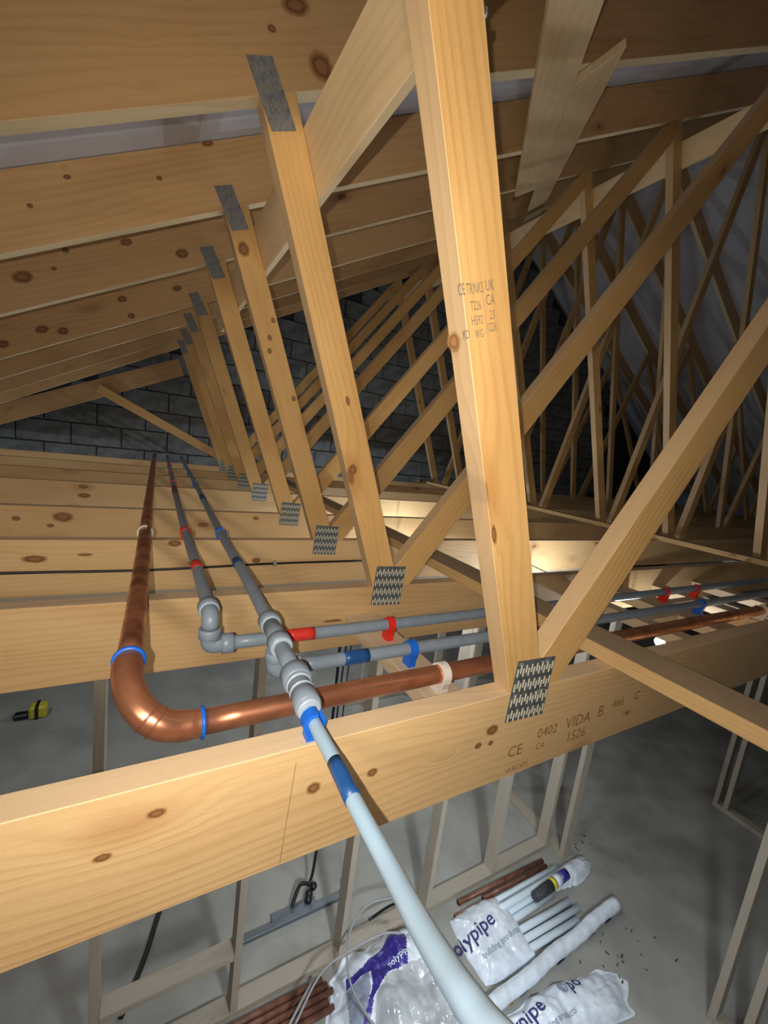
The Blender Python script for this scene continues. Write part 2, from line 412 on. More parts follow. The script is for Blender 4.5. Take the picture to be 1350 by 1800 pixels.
for k, y in enumerate(YK):
    t = thing('roof_truss', (-2.2, y, ZB), TL[k], 'truss', 'timber roof trusses'); TR.append(t)
    jz = 0.5*(ZT+ZB)
    member('bottom_chord', t, y, (RX, jz), (1, 0), -7.0, 7.0, ZT-ZB, M['joist'],
           [((-SL, 1.0), RZ+0.2-SL*RX), ((SL, 1.0), RZ+0.2+SL*RX)])
    cs = math.cos(math.atan(SL)); dep = 0.2207*cs
    for s in (1, -1):
        d = V((s, SL)).normalized(); n = V((-SL*s, 1)).normalized()*1.0
        A = V((RX, RZ))+V((0, 0.2207/2))
        member('top_chord', t, y, A, (d.x, d.y), -8.0, 0.3, dep, M['rafter'],
               [((float(s), 0.0), s*RX), ((0.0, -1.0), -ZT)])
    member('web', t, y, CA, DA, -1.6, 0.2, 0.088, M['web'], [aboveJ, rootL])
    ce = NA.dot(CA)+0.0442
    ccl = NC.dot(CC)-0.0452
    member('web', t, y, CD, DD, -0.3, 3.4, 0.090, M['web'], [aboveJ, rootL, rootR, ((-NA.x, -NA.y), -ce), ((NC.x, NC.y), ccl)])
    member('web', t, y, CC, DC, -0.2, 3.0, 0.090, M['web'], [aboveJ, rootL, rootR])
    member('web', t, y, CB, DB, -0.2, 4.2, 0.085, M['web'], [aboveJ, rootL, ((1.0, 0.0), RX-0.001), ((-NC.x, -NC.y), -(NC.dot(CC)+0.0452))])
    # the same webs mirrored about the ridge
    mx = lambda c: V((2*RX-c[0], c[1])); md = lambda d_: V((-d_[0], d_[1]))
    member('web', t, y, mx(CA), md(DA), -1.6, 0.2, 0.088, M['web'], [aboveJ, rootR])
    member('web', t, y, mx(CD), md(DD), -0.3, 3.4, 0.090, M['web'], [aboveJ, rootR, ((NA.x, -NA.y), 2*RX*NA.x-ce), ((-NC.x, NC.y), ccl-2*RX*NC.x)])
    member('web', t, y, mx(CC), md(DC), -0.2, 3.0, 0.090, M['web'], [aboveJ, rootR])
    member('web', t, y, mx(CB), md(DB), -0.2, 4.2, 0.085, M['web'], [aboveJ, rootR, ((-1.0, 0.0), -(RX+0.001)), ((NC.x, -NC.y), 2*RX*NC.x-(NC.dot(CC)+0.0452))])
    p, mw = nail_plate(t, y, (0.683, -0.446), 0.04, 0.110, 0.132, ME_SL_BOT)
    if k == 0:
        f = (0.0, -0.0025, 0.0)
        for tx, tz, bd in ((-0.052, 0.0565, '201'), (0.012, 0.0565, 'm-201'), (-0.052, -0.010, '201'), (0.012, -0.010, 'm-202')):
            q = mw @ V((tx, -0.0022, tz)); text('plate_print', p, bd, 0.0095, q, (1, 0, -0.04), (0.04, 0, 1), M['print_white'])
    if k > 0:
        nail_plate(t, y, (0.201, 0.753), math.radians(-24), 0.061, 0.136, ME_SL_TOP, -0.012)
    else:
        nail_plate(t, y, (0.201, 0.753), math.radians(-24), 0.061, 0.136, ME_SL_TOP, -0.012)
# knots in the planed faces: (truss, x, z, half length along grain, half width, grain angle)
def knot_mat():
    m, nt, b = new_mat('knot'); tc = N(nt, 'ShaderNodeTexCoord')
    nz = N(nt, 'ShaderNodeTexNoise'); nz.inputs['Scale'].default_value = 1.6; nt.links.new(tc.outputs['Object'], nz.inputs['Vector'])
    ln = N(nt, 'ShaderNodeVectorMath', operation='LENGTH'); nt.links.new(tc.outputs['Object'], ln.inputs[0])
    d = math_n(nt, 'MULTIPLY_ADD', nz.outputs[0], 0.35, math_n(nt, 'SUBTRACT', ln.outputs['Value'], 0.17))
    c = mix_c(nt, mrange(nt, d, 0.30, 0.50, 0, 1), (0.36, 0.17, 0.065), (0.19, 0.085, 0.033))
    c = mix_c(nt, mrange(nt, d, 0.52, 0.66, 0, 1), c, (0.42, 0.20, 0.065))
    nt.links.new(c, b.inputs['Base Color']); b.inputs['Roughness'].default_value = 0.55
    nt.links.new(mrange(nt, d, 0.50, 0.98, 0.9, 0.0), b.inputs['Alpha'])
    return m
M['knot'] = knot_mat()
bm = bmesh.new(); bmesh.ops.create_circle(bm, cap_ends=True, segments=24, radius=1.25)
for v in bm.verts: v.co = V((v.co.x, 0, v.co.y))
ME_KNOT = from_bm(bm, 'knot')
for k, x, z, a, b_, g in [(0, 0.016, -0.489, 0.01, 0.006, 0), (0, -0.040, -0.530, 0.009, 0.005, 0), (0, 0.227, -0.524, 0.01, 0.009, 0), (0, 0.329, -0.529, 0.009, 0.007, 0), (0, 0.594, -0.518, 0.014, 0.01, 0), (0, 0.563, -0.544, 0.008, 0.006, 0), (0, 0.596, -0.547, 0.006, 0.005, 0), (1, 0.498, -0.551, 0.028, 0.004, 0), (1, 0.507, -0.076, 0.014, 0.012, 69.3), (1, 0.467, 0.115, 0.012, 0.006, 69.3), (0, 0.509, -0.123, 0.016, 0.005, 69.3), (0, 0.366, 0.161, 0.012, 0.01, 69.3), (1, 0.238, 0.945, 0.03, 0.016, -29.3), (1, 0.190, 0.876, 0.009, 0.007, -29.3), (1, 0.308, 0.860, 0.026, 0.026, -29.3), (2, -0.260, 0.670, 0.009, 0.006, -29.3), (2, -0.022, 0.760, 0.008, 0.006, -29.3), (2, -0.346, 0.560, 0.007, 0.006, -29.3), (2, 0.113, 0.918, 0.018, 0.008, -29.3), (2, 0.248, 0.635, 0.022, 0.018, 69.3), (2, 0.372, 0.423, 0.009, 0.007, 69.3), (2, 0.364, 0.357, 0.01, 0.008, 69.3), (2, 0.368, 0.309, 0.01, 0.008, 69.3), (2, 0.478, 0.147, 0.01, 0.008, 69.3), (3, -0.145, 0.728, 0.022, 0.013, -29.3), (3, 0.071, 0.751, 0.026, 0.018, -29.3), (3, -0.490, 0.485, 0.032, 0.02, -29.3), (3, -0.354, 0.628, 0.012, 0.009, -29.3), (3, -0.391, 0.547, 0.009, 0.007, -29.3), (4, -0.209, 0.670, 0.024, 0.016, -29.3), (4, -0.161, 0.588, 0.018, 0.014, -29.3), (4, -0.584, 0.407, 0.03, 0.018, -29.3), (4, -0.490, 0.421, 0.024, 0.018, -29.3), (4, 0.077, 0.812, 0.024, 0.015, -29.3), (4, -0.752, 0.290, 0.026, 0.018, -29.3), (2, -0.341, -0.512, 0.03, 0.012, 0), (2, 0.073, -0.459, 0.022, 0.012, 0), (2, -0.204, -0.499, 0.02, 0.005, 0), (3, -0.358, -0.494, 0.034, 0.02, 0), (3, -0.403, -0.534, 0.012, 0.008, 0), (3, -0.521, -0.504, 0.014, 0.01, 0), (3, 0.494, -0.476, 0.014, 0.01, 0), (4, -0.382, -0.530, 0.03, 0.014, 0), (2, 0.381, -0.534, 0.016, 0.01, 0), ]:
    mw = Matrix.Translation((x, YK[k]-0.0005, z)) @ Matrix.Rotation(math.radians(g), 4, 'Y') @ Matrix.Diagonal((a*1.4, 1, b_*1.4, 1))
    link('knot', ME_KNOT, M['knot'], TR[k], mw)
# last truss: lower ladder board and the thin strut in front of the gable
member('ladder_board', TR[7], 5.06, (-0.54, 0.205), (1, 0.488), -1.6, 1.0, 0.17, M['rafter'], [((0.0, -1.0), -ZT), ((0.936, 0.352), 0.386)])
member('strut', TR[7], 4.985, (-0.50, 0.205), (1.05, -0.505), -0.02, 1.27, 0.085, M['web'], [aboveJ])
# printing and pencil line on the nearest truss
y0 = YK[0]-0.0006
jt = TR[0]
def on_joist(b, s, x, z, m=None, dz=0.0): text('stamp', jt, b, s, (x, y0, z), (1, 0, dz), (0, 0, 1), m or M['stamp'])
on_joist('CE', 0.036, 0.652, -0.598); on_joist('0402', 0.033, 0.735, -0.574); on_joist('VIDA', 0.040, 0.828, -0.575)
on_joist('B', 0.042, 0.945, -0.572); on_joist('466', 0.034, 1.0, -0.561); on_joist('C', 0.034, 1.095, -0.558)
on_joist('C4', 0.022, 0.738, -0.603); on_joist('1526', 0.036, 0.840, -0.612); on_joist('WREXM', 0.018, 0.655, -0.636, None, 0.03)
xd = (0.935, 0, 0.354); yd = (-0.354, 0, 0.935)
def on_web(b, s, x, z, sx=0.55):
    o = text('stamp', jt, b, s, (x, y0, z), xd, yd, M['dotink']); o.matrix_basis = o.matrix_basis @ Matrix.Diagonal((sx, 1, 1, 1))
on_web('CE', 0.022, 0.362, 0.222, 0.5); on_web('TRINKS', 0.021, 0.377, 0.2275, 0.45); on_web('UK', 0.021, 0.4095, 0.2415, 0.6)
on_web('T226', 0.018, 0.388, 0.2085); on_web('CA', 0.021, 0.4145, 0.223, 0.6); on_web('H592', 0.018, 0.394, 0.190)
on_web('23', 0.018, 0.426, 0.2065); on_web('KD', 0.017, 0.382, 0.168); on_web('WG', 0.017, 0.404, 0.174); on_web('1226', 0.018, 0.4245, 0.188)
bm = bmesh.new()
for a, b_ in (((0.1945, -0.470), (0.185, -0.640)),):
    vs = [bm.verts.new((a[0]-0.0005, y0, a[1])), bm.verts.new((a[0]+0.0005, y0, a[1])), bm.verts.new((b_[0]+0.0005, y0, b_[1])), bm.verts.new((b_[0]-0.0005, y0, b_[1]))]
    bm.faces.new(vs)
link('pencil_line', from_bm(bm, 'pencil_line'), M['pencil'], jt)

# ------------------------------------------------------------------ bracing and binders
def prism(name, parent, corners, off, mat, axis, label=None):
    """board from a 4-corner face and an offset vector; local X along axis"""
    c = [V(p) for p in corners]; o0 = sum(c, V())/4; off = V(off); x = V(axis).normalized(); yv = off.normalized()
    yv = (yv-x*yv.dot(x)).normalized(); zv = x.cross(yv)
    Rm = Matrix((x, yv, zv)).transposed()
    inv = Rm.inverted(); bm = bmesh.new()
    a = [bm.verts.new(inv @ (p-o0)) for p in c]; b = [bm.verts.new(inv @ (p+off-o0)) for p in c]
    bm.faces.new(a); bm.faces.new(b[::-1])
    for i in range(4): bm.faces.new((a[(i+1) % 4], a[i], b[i], b[(i+1) % 4]))
    bevel(bm)
    o = link(name, from_bm(bm, name), mat, parent, Matrix.Translation(o0) @ Rm.to_4x4())
    if label: o['label'] = label
    return o
def und(x, y, drop=0.002): return V((x, y, 0.64+SL*x-drop))
nrm = V((SL, 0, -1)).normalized()*0.022
e = V((1.296, 1.504, 0)).normalized(); pe = V((e.y, -e.x, 0))
L0 = V((0.749, 0.866, 0))
def roof_board(u0, u1, v0, v1, skew, label):
    P = []
    for (u, v) in ((u0, v0), (u1, v0), (u1+skew, v1), (u0+skew, v1)):
        q = L0+e*u+pe*v; P.append(und(q.x, q.y))
    ax = und((L0+e).x, 0)-und(L0.x, 0)+V((0, e.y, 0))
    tag(prism('diagonal_brace', None, P, nrm, M['brace'], ax), label, 'brace', 'diagonal braces nailed under the rafters')
roof_board(-0.95, 1.98, 0.0, 0.128, 0.02, 'near diagonal brace board nailed under rafters, reaching the top edge')
roof_board(0.505, 3.35, 0.1295, 0.252, -0.115, 'far diagonal brace board with pointed end, lapped beside the near one')
# longitudinal brace along the right edges of the steep webs
q1, q2 = V((0.278, 0, 0.722)), V((0.330, 0, 0.585))
o = prism('longitudinal_brace', None, [(q1.x, -0.9, q1.z), (q1.x, 2.95, q1.z), (q2.x, 2.95, q2.z), (q2.x, -0.9, q2.z)],
          (0.935*0.024, 0, 0.354*0.024), M['brace'], (0, 1, 0))
tag(o, 'long brace board running back behind the steep webs just under the rafters', 'brace')
q1, q2 = V((2.678, 0, 2.02)), V((2.731, 0, 1.892))
o = prism('rafter_binder', None, [(q1.x, -0.9, q1.z), (q1.x, 5.35, q1.z), (q2.x, 5.35, q2.z), (q2.x, -0.9, q2.z)],
          (0.924*0.03, 0, 0.382*0.03), M['brace'], (0, 1, 0))
tag(o, 'long binder board running back under the rafters at upper right', 'binder')
tag(box('joist_binder', None, (0.968, -0.9, ZT+0.0005), (1.083, 5.2, -0.410), M['binder'], 1),
    'flat timber binder lying across the joists, entering at right edge', 'binder', 'flat binders across the bottom chords')
tag(box('joist_binder', None, (3.47, -0.9, ZT+0.0005), (3.565, 5.2, -0.410), M['binder'], 1),
    'flat timber binder lying across the joists in the dark right part of the loft', 'binder', 'flat binders across the bottom chords')
# noggins between the first two bottom chords, carrying the pipe clips
NY0, NY1 = YK[0]+T+0.001, YK[1]-0.001
nog = [(0.542, 0.642, 'pale noggin carrying the red, blue and white clips beside the near web'),
       (1.66, 1.73, 'narrow pale noggin right of the binder, under the pipes'),
       (1.93, 2.09, 'wide pale noggin under the pipes by the red clip'),
       (2.30, 2.40, 'pale noggin near the right edge under the white clip'),
       (2.72, 2.82, 'furthest right pale noggin under the pipes')]
for x0, x1, lb in nog:
    tag(box('noggin', None, (x0, NY0, -0.572), (x1, NY1, -0.534), M['noggin'], 1), lb, 'noggin', 'noggins between the first two trusses')
for (x0, x1, ya, yb, lb) in ((1.731, 1.929, 0.62, 0.66, 'short rail between the narrow and wide noggins, near chord side'),
                         (1.731, 1.929, 0.80, 0.85, 'short rail between the narrow and wide noggins, under the blue pipe'),
                         (2.091, 2.299, 0.70, 0.74, 'short rail between the wide noggin and the right-edge noggin'),
                         (2.091, 2.299, 0.90, 0.94, 'short rail under the red pipe near the right edge')):
    tag(box('noggin_rail', None, (x0, ya, -0.572), (x1, yb, -0.534), M['noggin'], 0), lb, 'rail', 'short rails of the pipe frame')
# bolt through the near web
bt = thing('bolt', (0.327, YK[0]+0.02, 0.5585), 'galvanised bolt sticking out of the near web at the top edge', 'bolt')
tube('shank', bt, [(0.323, YK[0]+0.012, 0.5565), (0.345, YK[0]+0.012, 0.560)], 0.0032, M['zinc'], 10)
tube('head', bt, [(0.345, YK[0]+0.012, 0.560), (0.3495, YK[0]+0.012, 0.5607)], 0.0085, M['zinc'], 6)
# underlay vent at the upper left edge
t = thing('roof_vent', (-0.33, 1.45, 0.66), 'dark grey roof vent hump under the white lining at the left edge', 'vent')
bm = bmesh.new(); bmesh.ops.create_uvsphere(bm, u_segments=20, v_segments=10, radius=1)
for v in bm.verts: v.co = V((v.co.x*0.055, v.co.y*0.055, v.co.z*0.045))
link('hood', from_bm(bm, 'hood', True), M['mortar'], t, Matrix.Translation((-0.355, 1.42, 0.655)))
tube('flange', t, [(-0.355, 1.42, 0.668), (-0.353, 1.42, 0.672)], 0.068, M['mortar'], 20)

# ------------------------------------------------------------------ pipe clips
def pipe_clip(name, label, x, y, z, zb, r, axis, mat, group='pipe clips'):
    """C-shaped saddle clip; pipe along axis ('x' or 'y') centred at (x,y,z), standing on zb"""
    t = thing(name, (x, y, zb), label, 'clip', group)
    bm = bmesh.new(); wdt = 0.0100; ri, ro = r+0.0006, r+0.0062; n = 26; a0, a1 = math.radians(52), math.radians(488-20)
    a0 = math.radians(90+38); a1 = math.radians(90+360-38)
    a0 = math.radians(75); a1 = math.radians(75+318)
    prev = None
    for i in range(n+1):
        a = a0+(a1-a0)*i/n
        ring = []
        for rr, ww in ((ri, -wdt), (ro, -wdt), (ro, wdt), (ri, wdt)):
            u, v = rr*math.cos(a), rr*math.sin(a)
            ring.append(bm.verts.new((ww, u, v) if axis == 'x' else (u, ww, v)))
        if prev:
            for k in range(4): bm.faces.new((prev[k], prev[(k+1) % 4], ring[(k+1) % 4], ring[k]))
        else: bm.faces.new(ring)
        prev = ring
    bm.faces.new(prev[::-1])
    link('ring', from_bm(bm, 'ring'), mat, t, Matrix.Translation((x, y, z)))
    bm = bmesh.new(); h = z-zb; wb = r*1.0; wt = r*1.02
    pf = [(-wb, -h), (wb, -h), (wb, -h*0.62), (wt+0.005, -r*0.55), (wt+0.005, 0.0), (wt, 0.0), (r*0.72, -r*0.72), (0, -r-0.001), (-r*0.72, -r*0.72), (-wt, 0.0), (-wt-0.005, 0.0), (-wt-0.005, -r*0.55), (-wb, -h*0.62)]
    vs = [[bm.verts.new((ww, u, v) if axis == 'x' else (u, ww, v)) for u, v in pf] for ww in (-wdt*0.98, wdt*0.98)]
    bm.faces.new(vs[0]); bm.faces.new(vs[1][::-1])
    for i in range(len(pf)): bm.faces.new((vs[0][i], vs[0][(i+1) % len(pf)], vs[1][(i+1) % len(pf)], vs[1][i]))
    link('saddle', from_bm(bm, 'saddle'), mat, t, Matrix.Translation((x, y, z)))
    return t
RP, RC, RS = 0.0155, 0.0205, 0.0102
zy = -0.420; zx = -0.490
XC, XR, XB = -0.026, 0.112, 0.238
YC, YB, YR = 0.667, 0.787, 0.925
ym = YK[2]+0.02
pipe_clip('pipe_clip', 'white clip holding the copper pipe on the third truss', XC, ym, zy, ZT, RC, 'y', M['white'])
pipe_clip('pipe_clip', 'red clip on the middle receding pipe at the third truss', XR-0.001, ym, zy, ZT, RP, 'y', M['red'])
pipe_clip('pipe_clip', 'blue clip on the right receding pipe at the third truss', XB, ym, zy, ZT, RP, 'y', M['blue'])
for kk, nm in ((4, 'fifth'), (5, 'sixth'), (6, 'seventh')):
    yy = YK[kk]+0.02
    pipe_clip('pipe_clip', 'small red clip on the middle receding pipe at the %s truss' % nm, XR-0.003, yy, zy, ZT, RP, 'y', M['red'])
    pipe_clip('pipe_clip', 'small blue clip on the right receding pipe at the %s truss' % nm, XB+0.008, yy, zy, ZT, RP, 'y', M['blue'])
pipe_clip('pipe_clip', 'bright blue clip on the nearest joist below the grey coupling', 0.221, 0.520, zy, ZT, RS+0.001, 'y', M['blue'])
pipe_clip('pipe_clip', 'red clip on the noggin left of the near web', 0.592, YR, zx, -0.534, RP, 'x', M['red'])
pipe_clip('pipe_clip', 'blue clip on the noggin left of the near web', 0.578, YB, zx, -0.534, RP, 'x', M['blue'])
pipe_clip('pipe_clip', 'white clip around the copper pipe left of the near web', 0.585, YC, zx, -0.534, RC, 'x', M['white'])
pipe_clip('pipe_clip', 'red clip in the dark right part, on the wide noggin', 2.05, YR, zx, -0.534, RP, 'x', M['red'])
pipe_clip('pipe_clip', 'second red clip in the dark right part, near the right edge', 2.34, YR+0.003, zx, -0.534, RP, 'x', M['red'])
pipe_clip('pipe_clip', 'blue clip in the dark right part, on the wide noggin', 2.06, YB, zx, -0.534, RP, 'x', M['blue'])
pipe_clip('pipe_clip', 'white clip around the copper pipe near the right edge', 2.33, YC, zx, -0.534, RC, 'x', M['white'])

# ------------------------------------------------------------------ pipes
def pipe(name, label, cat, pts, r, mat, group=None, bands=(), seg=24):
    t = thing(name, pts[0], label, cat, group)
    P = bez(pts, 8) if len(pts) > 2 else [V(p) for p in pts]
    tube('tube', t, P, r, mat, seg)
    for (a, b, m_, nm, rr) in bands:
        seg_ = [V(a)+(V(b)-V(a))*i/4 for i in range(5)]
        tube(nm, t, seg_, rr, m_, seg)
    return t
def on_path(pts, y):
    P = bez(pts, 8)
    for a, b in zip(P, P[1:]):
        if (a.y-y)*(b.y-y) <= 0 and abs(a.y-b.y) > 1e-9:
            return a+(b-a)*((y-a.y)/(b.y-a.y))
    return P[0]
# copper
pipe('copper_pipe', 'tarnished copper pipe running back over the joists to the gable', 'pipe',
     [(-0.029, 0.772, zy), (XC, 1.2, zy), (XC+0.001, 2.5, zy), (-0.018, 5.42, zy)], RC, M['copper_dull'], 'copper pipes in the loft')
pipe('copper_pipe', 'shiny copper pipe running right behind the near web', 'pipe',
     [(0.083, YC-0.004, zx), (0.6, YC, zx), (1.6, YC+0.004, zx), (3.6, YC-0.01, zx)], RC, M['copper'], 'copper pipes in the loft')
el = thing('copper_elbow', (0.0, 0.68, -0.47), 'large polished copper elbow with two blue seals at left', 'elbow')
path = bez([(-0.029, 0.775, zy), (-0.030, 0.745, -0.423), (-0.025, 0.708, -0.436), (-0.008, 0.676, -0.455), (0.018, 0.660, -0.474), (0.048, 0.660, -0.486), (0.083, YC-0.004, zx)], 8)
tube('elbow_body', el, path, [RC+0.0022+(0.0012 if 0.1 < i/len(path) < 0.9 else 0) for i in range(len(path))], M['copper'], 32)
for f in (0.60, 0.66):
    i = int(f*(len(path)-1)); q = path[i]; d = (path[i+1]-path[i-1]).normalized()
    tube('bead', el, [q-d*0.0018, q-d*0.0006, q+d*0.0006, q+d*0.0018], [RC+0.0038, RC+0.0056, RC+0.0056, RC+0.0038], M['copper'], 32)
for q, d in ((path[1], V((0, 1, 0))), (path[-1], V((1, 0.01, 0)))):
    tube('blue_seal', el, [q-d*0.0035, q-d*0.0022, q+d*0.0022, q+d*0.0035], [RC+0.002, RC+0.0062, RC+0.0062, RC+0.002], M['blue'], 32)
# hot pipe (middle)
hp = [(0.119, 0.965, zy), (0.117, 1.25, zy), (0.110, 1.75, zy), (0.106, 2.7, zy), (0.108, 4.0, zy), (0.112, 5.42, zy)]
def band(pts, ya, yb, m_, nm, r=RP+0.0006): return (on_path(pts, ya), on_path(pts, yb), m_, nm, r)
pipe('grey_pipe', 'middle grey plastic pipe running back, with red tape band', 'pipe', hp, RP, M['grey'], 'grey plastic pipes',
     [band(hp, 1.245, 1.305, M['redtape'], 'red_band'), band(hp, 2.60, 2.86, M['brownpipe'], 'red_band', RP+0.001)])
cp = [(0.236, 0.86, zy), (0.239, 1.2, zy), (0.236, 1.75, zy), (0.244, 2.75, zy), (0.250, 4.2, zy), (0.256, 5.42, zy)]
pipe('grey_pipe', 'right grey plastic pipe running back, with dark blue tape band', 'pipe', cp, RP, M['grey'], 'grey plastic pipes',
     [band(cp, 1.275, 1.325, M['bluetape'], 'blue_band'), band(cp, 2.45, 2.60, M['bluetape'], 'blue_band', RP+0.001)])
pipe('grey_pipe', 'grey plastic pipe running right with bright red tape band', 'pipe',
     [(0.165, YR, zx), (0.55, YR, zx), (1.4, YR+0.003, zx), (3.6, YR+0.01, zx)], RP, M['grey'], 'grey plastic pipes',
     [((0.295, YR, zx), (0.368, YR, zx), M['redtape'], 'red_band', RP+0.0006)])
pipe('grey_pipe', 'grey plastic pipe running right with dark blue tape band', 'pipe',
     [(0.285, YB, zx), (0.6, YB, zx), (1.4, YB, zx), (3.6, YB, zx)], RP, M['grey'], 'grey plastic pipes',
     [((0.392, YB, zx), (0.455, YB, zx), M['bluetape'], 'blue_band', RP+0.0006)])
fp = [(0.224, 0.575, zy), (0.221, 0.52, zy), (0.222, 0.43, -0.420), (0.219, 0.363, -0.417), (0.214, 0.279, -0.405), (0.201, 0.213, -0.379), (0.186, 0.160, -0.346), (0.173, 0.118, -0.314), (0.155, 0.04, -0.26), (0.13, -0.2, -0.19)]
pipe('grey_pipe', 'pale grey pipe coming over the nearest joist towards the camera, blue band', 'pipe', fp, RS, M['grey_lit'], 'grey plastic pipes',
     [band(fp, 0.434, 0.368, M['bluetape'], 'blue_band', RS+0.0006)], 32)
pipe('grey_pipe', 'short grey pipe between the tee and the reducing coupling', 'pipe', [(0.234, 0.80, zy), (0.229, 0.62, zy)], RP, M['grey'], 'grey plastic pipes')
# fittings
def ring(parent, q, d, l, r, mat=None, nm='collar'):
    q, d = V(q), V(d).normalized(); c = 0.0022
    tube(nm, parent, [q-d*l/2, q-d*(l/2-c), q+d*(l/2-c), q+d*l/2], [r-c, r, r, r-c], mat or M['grey'], 28)
F = RP+0.0035; K = RP+0.0082
t = thing('pipe_elbow', (0.118, 0.925, zy), 'upper grey elbow turning the middle pipe downwards', 'elbow', 'grey pipe elbows')
tube('elbow_body', t, [(0.119, 0.972, zy)]+arc_pts((0.119, YR, zy), (0.119, 1.2, zy), (0.119, YR, -1), 0.018)+[(0.119, YR, -0.447)], F, M['grey'], 28)
ring(t, (0.119, 0.972, zy), (0, 1, 0), 0.030, K); ring(t, (0.119, 0.954, zy), (0, 1, 0), 0.006, K-0.001, M['collar'], 'grab_ring')
t = thing('pipe_elbow', (0.119, YR, zx), 'lower grey elbow turning the middle pipe to the right', 'elbow', 'grey pipe elbows')
tube('elbow_body', t, [(0.119, YR, -0.452)]+arc_pts((0.119, YR, zx), (0.119, YR, 0), (1, YR, zx), 0.012)+[(0.165, YR, zx)], F, M['grey'], 28)
ring(t, (0.119, YR, -0.460), (0, 0, 1), 0.024, K); ring(t, (0.158, YR, zx), (1, 0, 0), 0.026, K-0.001)
tube('riser', t, [(0.119, YR, -0.452), (0.119, YR, -0.440)], RP, M['grey'], 24)
t = thing('pipe_tee', (0.234, YB, zy), 'grey tee on the right pipe with a downward branch', 'tee')
tube('tee_body', t, [(0.236, 0.862, zy), (0.233, 0.745, zy)], F, M['grey'], 28)
ring(t, (0.2365, 0.868, zy), (0, 1, 0), 0.030, K); ring(t, (0.236, 0.850, zy), (0, 1, 0), 0.006, K-0.001, M['collar'], 'grab_ring')
ring(t, (0.233, 0.765, zy), (0, 1, 0), 0.030, K); ring(t, (0.2328, 0.747, zy), (0, 1, 0), 0.006, K-0.001, M['collar'], 'grab_ring')
tube('branch', t, [(0.234, YB+0.012, zy), (0.234, YB+0.004, -0.447), (0.234, YB, -0.460)], F, M['grey'], 28)
t = thing('pipe_elbow', (0.234, YB, zx), 'grey elbow below the tee turning the branch to the right', 'elbow', 'grey pipe elbows')
tube('elbow_body', t, [(0.234, YB, -0.452)]+arc_pts((0.234, YB, zx), (0.234, YB, 0), (1, YB, zx), 0.014)+[(0.285, YB, zx)], F, M['grey'], 28)
ring(t, (0.234, YB, -0.458), (0, 0, 1), 0.022, K-0.001); ring(t, (0.282, YB, zx), (1, 0, 0), 0.018, K-0.002, M['collar'])
t = thing('pipe_coupling', (0.229, 0.60, zy), 'pale grey reducing coupling just above the bright blue clip', 'coupling')
tube('coupling_body', t, [(0.2300, 0.652, zy), (0.2265, 0.585, zy), (0.2240, 0.548, zy)], F+0.001, M['grey'], 28)
ring(t, (0.2300, 0.640, zy), (0.05, 1, 0), 0.034, K+0.002); ring(t, (0.2285, 0.617, zy), (0.05, 1, 0), 0.007, K-0.001, M['collar'], 'grab_ring')
ring(t, (0.2270, 0.595, zy), (0.05, 1, 0), 0.006, K-0.002, M['collar'], 'grab_ring'); ring(t, (0.2255, 0.570, zy), (0.05, 1, 0), 0.036, K-0.002)
ring(t, (0.2242, 0.548, zy), (0.05, 1, 0), 0.008, F, M['collar'], 'grab_ring')
# cable across the third truss
cb = thing('black_cable', (-1.0, YK[2]-0.006, -0.556), 'thin dark cable clipped across the face of the third truss', 'cable')
tube('cable_sheath', cb, bez([(-1.6, YK[2]-0.006, -0.566), (-0.9, YK[2]-0.006, -0.562), (-0.43, YK[2]-0.006, -0.556), (0.0, YK[2]-0.006, -0.560), (0.45, YK[2]-0.006, -0.548), (0.88, YK[2]-0.006, -0.546)], 6), 0.005, M['cable'], 10)
bx = box('cable_clip', cb, (0.452, YK[2]-0.013, -0.560), (0.466, YK[2]-0.0005, -0.536), M['greycable'])

# ------------------------------------------------------------------ festoon lamps
def lamp(label, x, y, z, yc, m='bulb'):
    t = thing('festoon_lamp', (x, y, z), label, 'lamp', 'bare festoon lamps under the bottom chords')
    bm = bmesh.new(); bmesh.ops.create_uvsphere(bm, u_segments=16, v_segments=10, radius=0.022)
    link('bulb', from_bm(bm, 'bulb', True), M[m], t, Matrix.Translation((x, y, z)))
    tube('socket', t, [(x, y, z+0.018), (x, y, z+0.055)], 0.013, M['socket'], 12)
    tube('cord', t, [(x, y, z+0.05), (x, y, -0.625), (x, (y+yc)/2, -0.61), (x, yc, -0.60)], 0.003, M['cable'], 6)
lamp('bright bare lamp glowing right of the second truss nail plate', 1.42, 2.06, -0.80, YK[3])
lamp('bright bare lamp glowing below the binder end at right', 2.13, 0.93, -0.745, YK[1], 'bulb_weak')
lamp('lamp hidden behind the second chord, lighting the third chord white', 2.05, 1.38, -0.76, YK[2])
lamp('far lamp below the fourth and fifth chords', 1.9, 2.75, -0.78, YK[4])
lamp('lamp over the back room beyond the fifth chord', 1.9, 4.5, -1.25, YK[7], 'bulb_strong')
lamp('added lamp brightening the floor in the far left back room', -1.2, 4.0, -1.35, YK[6])  # added to brighten the dim floor at far left

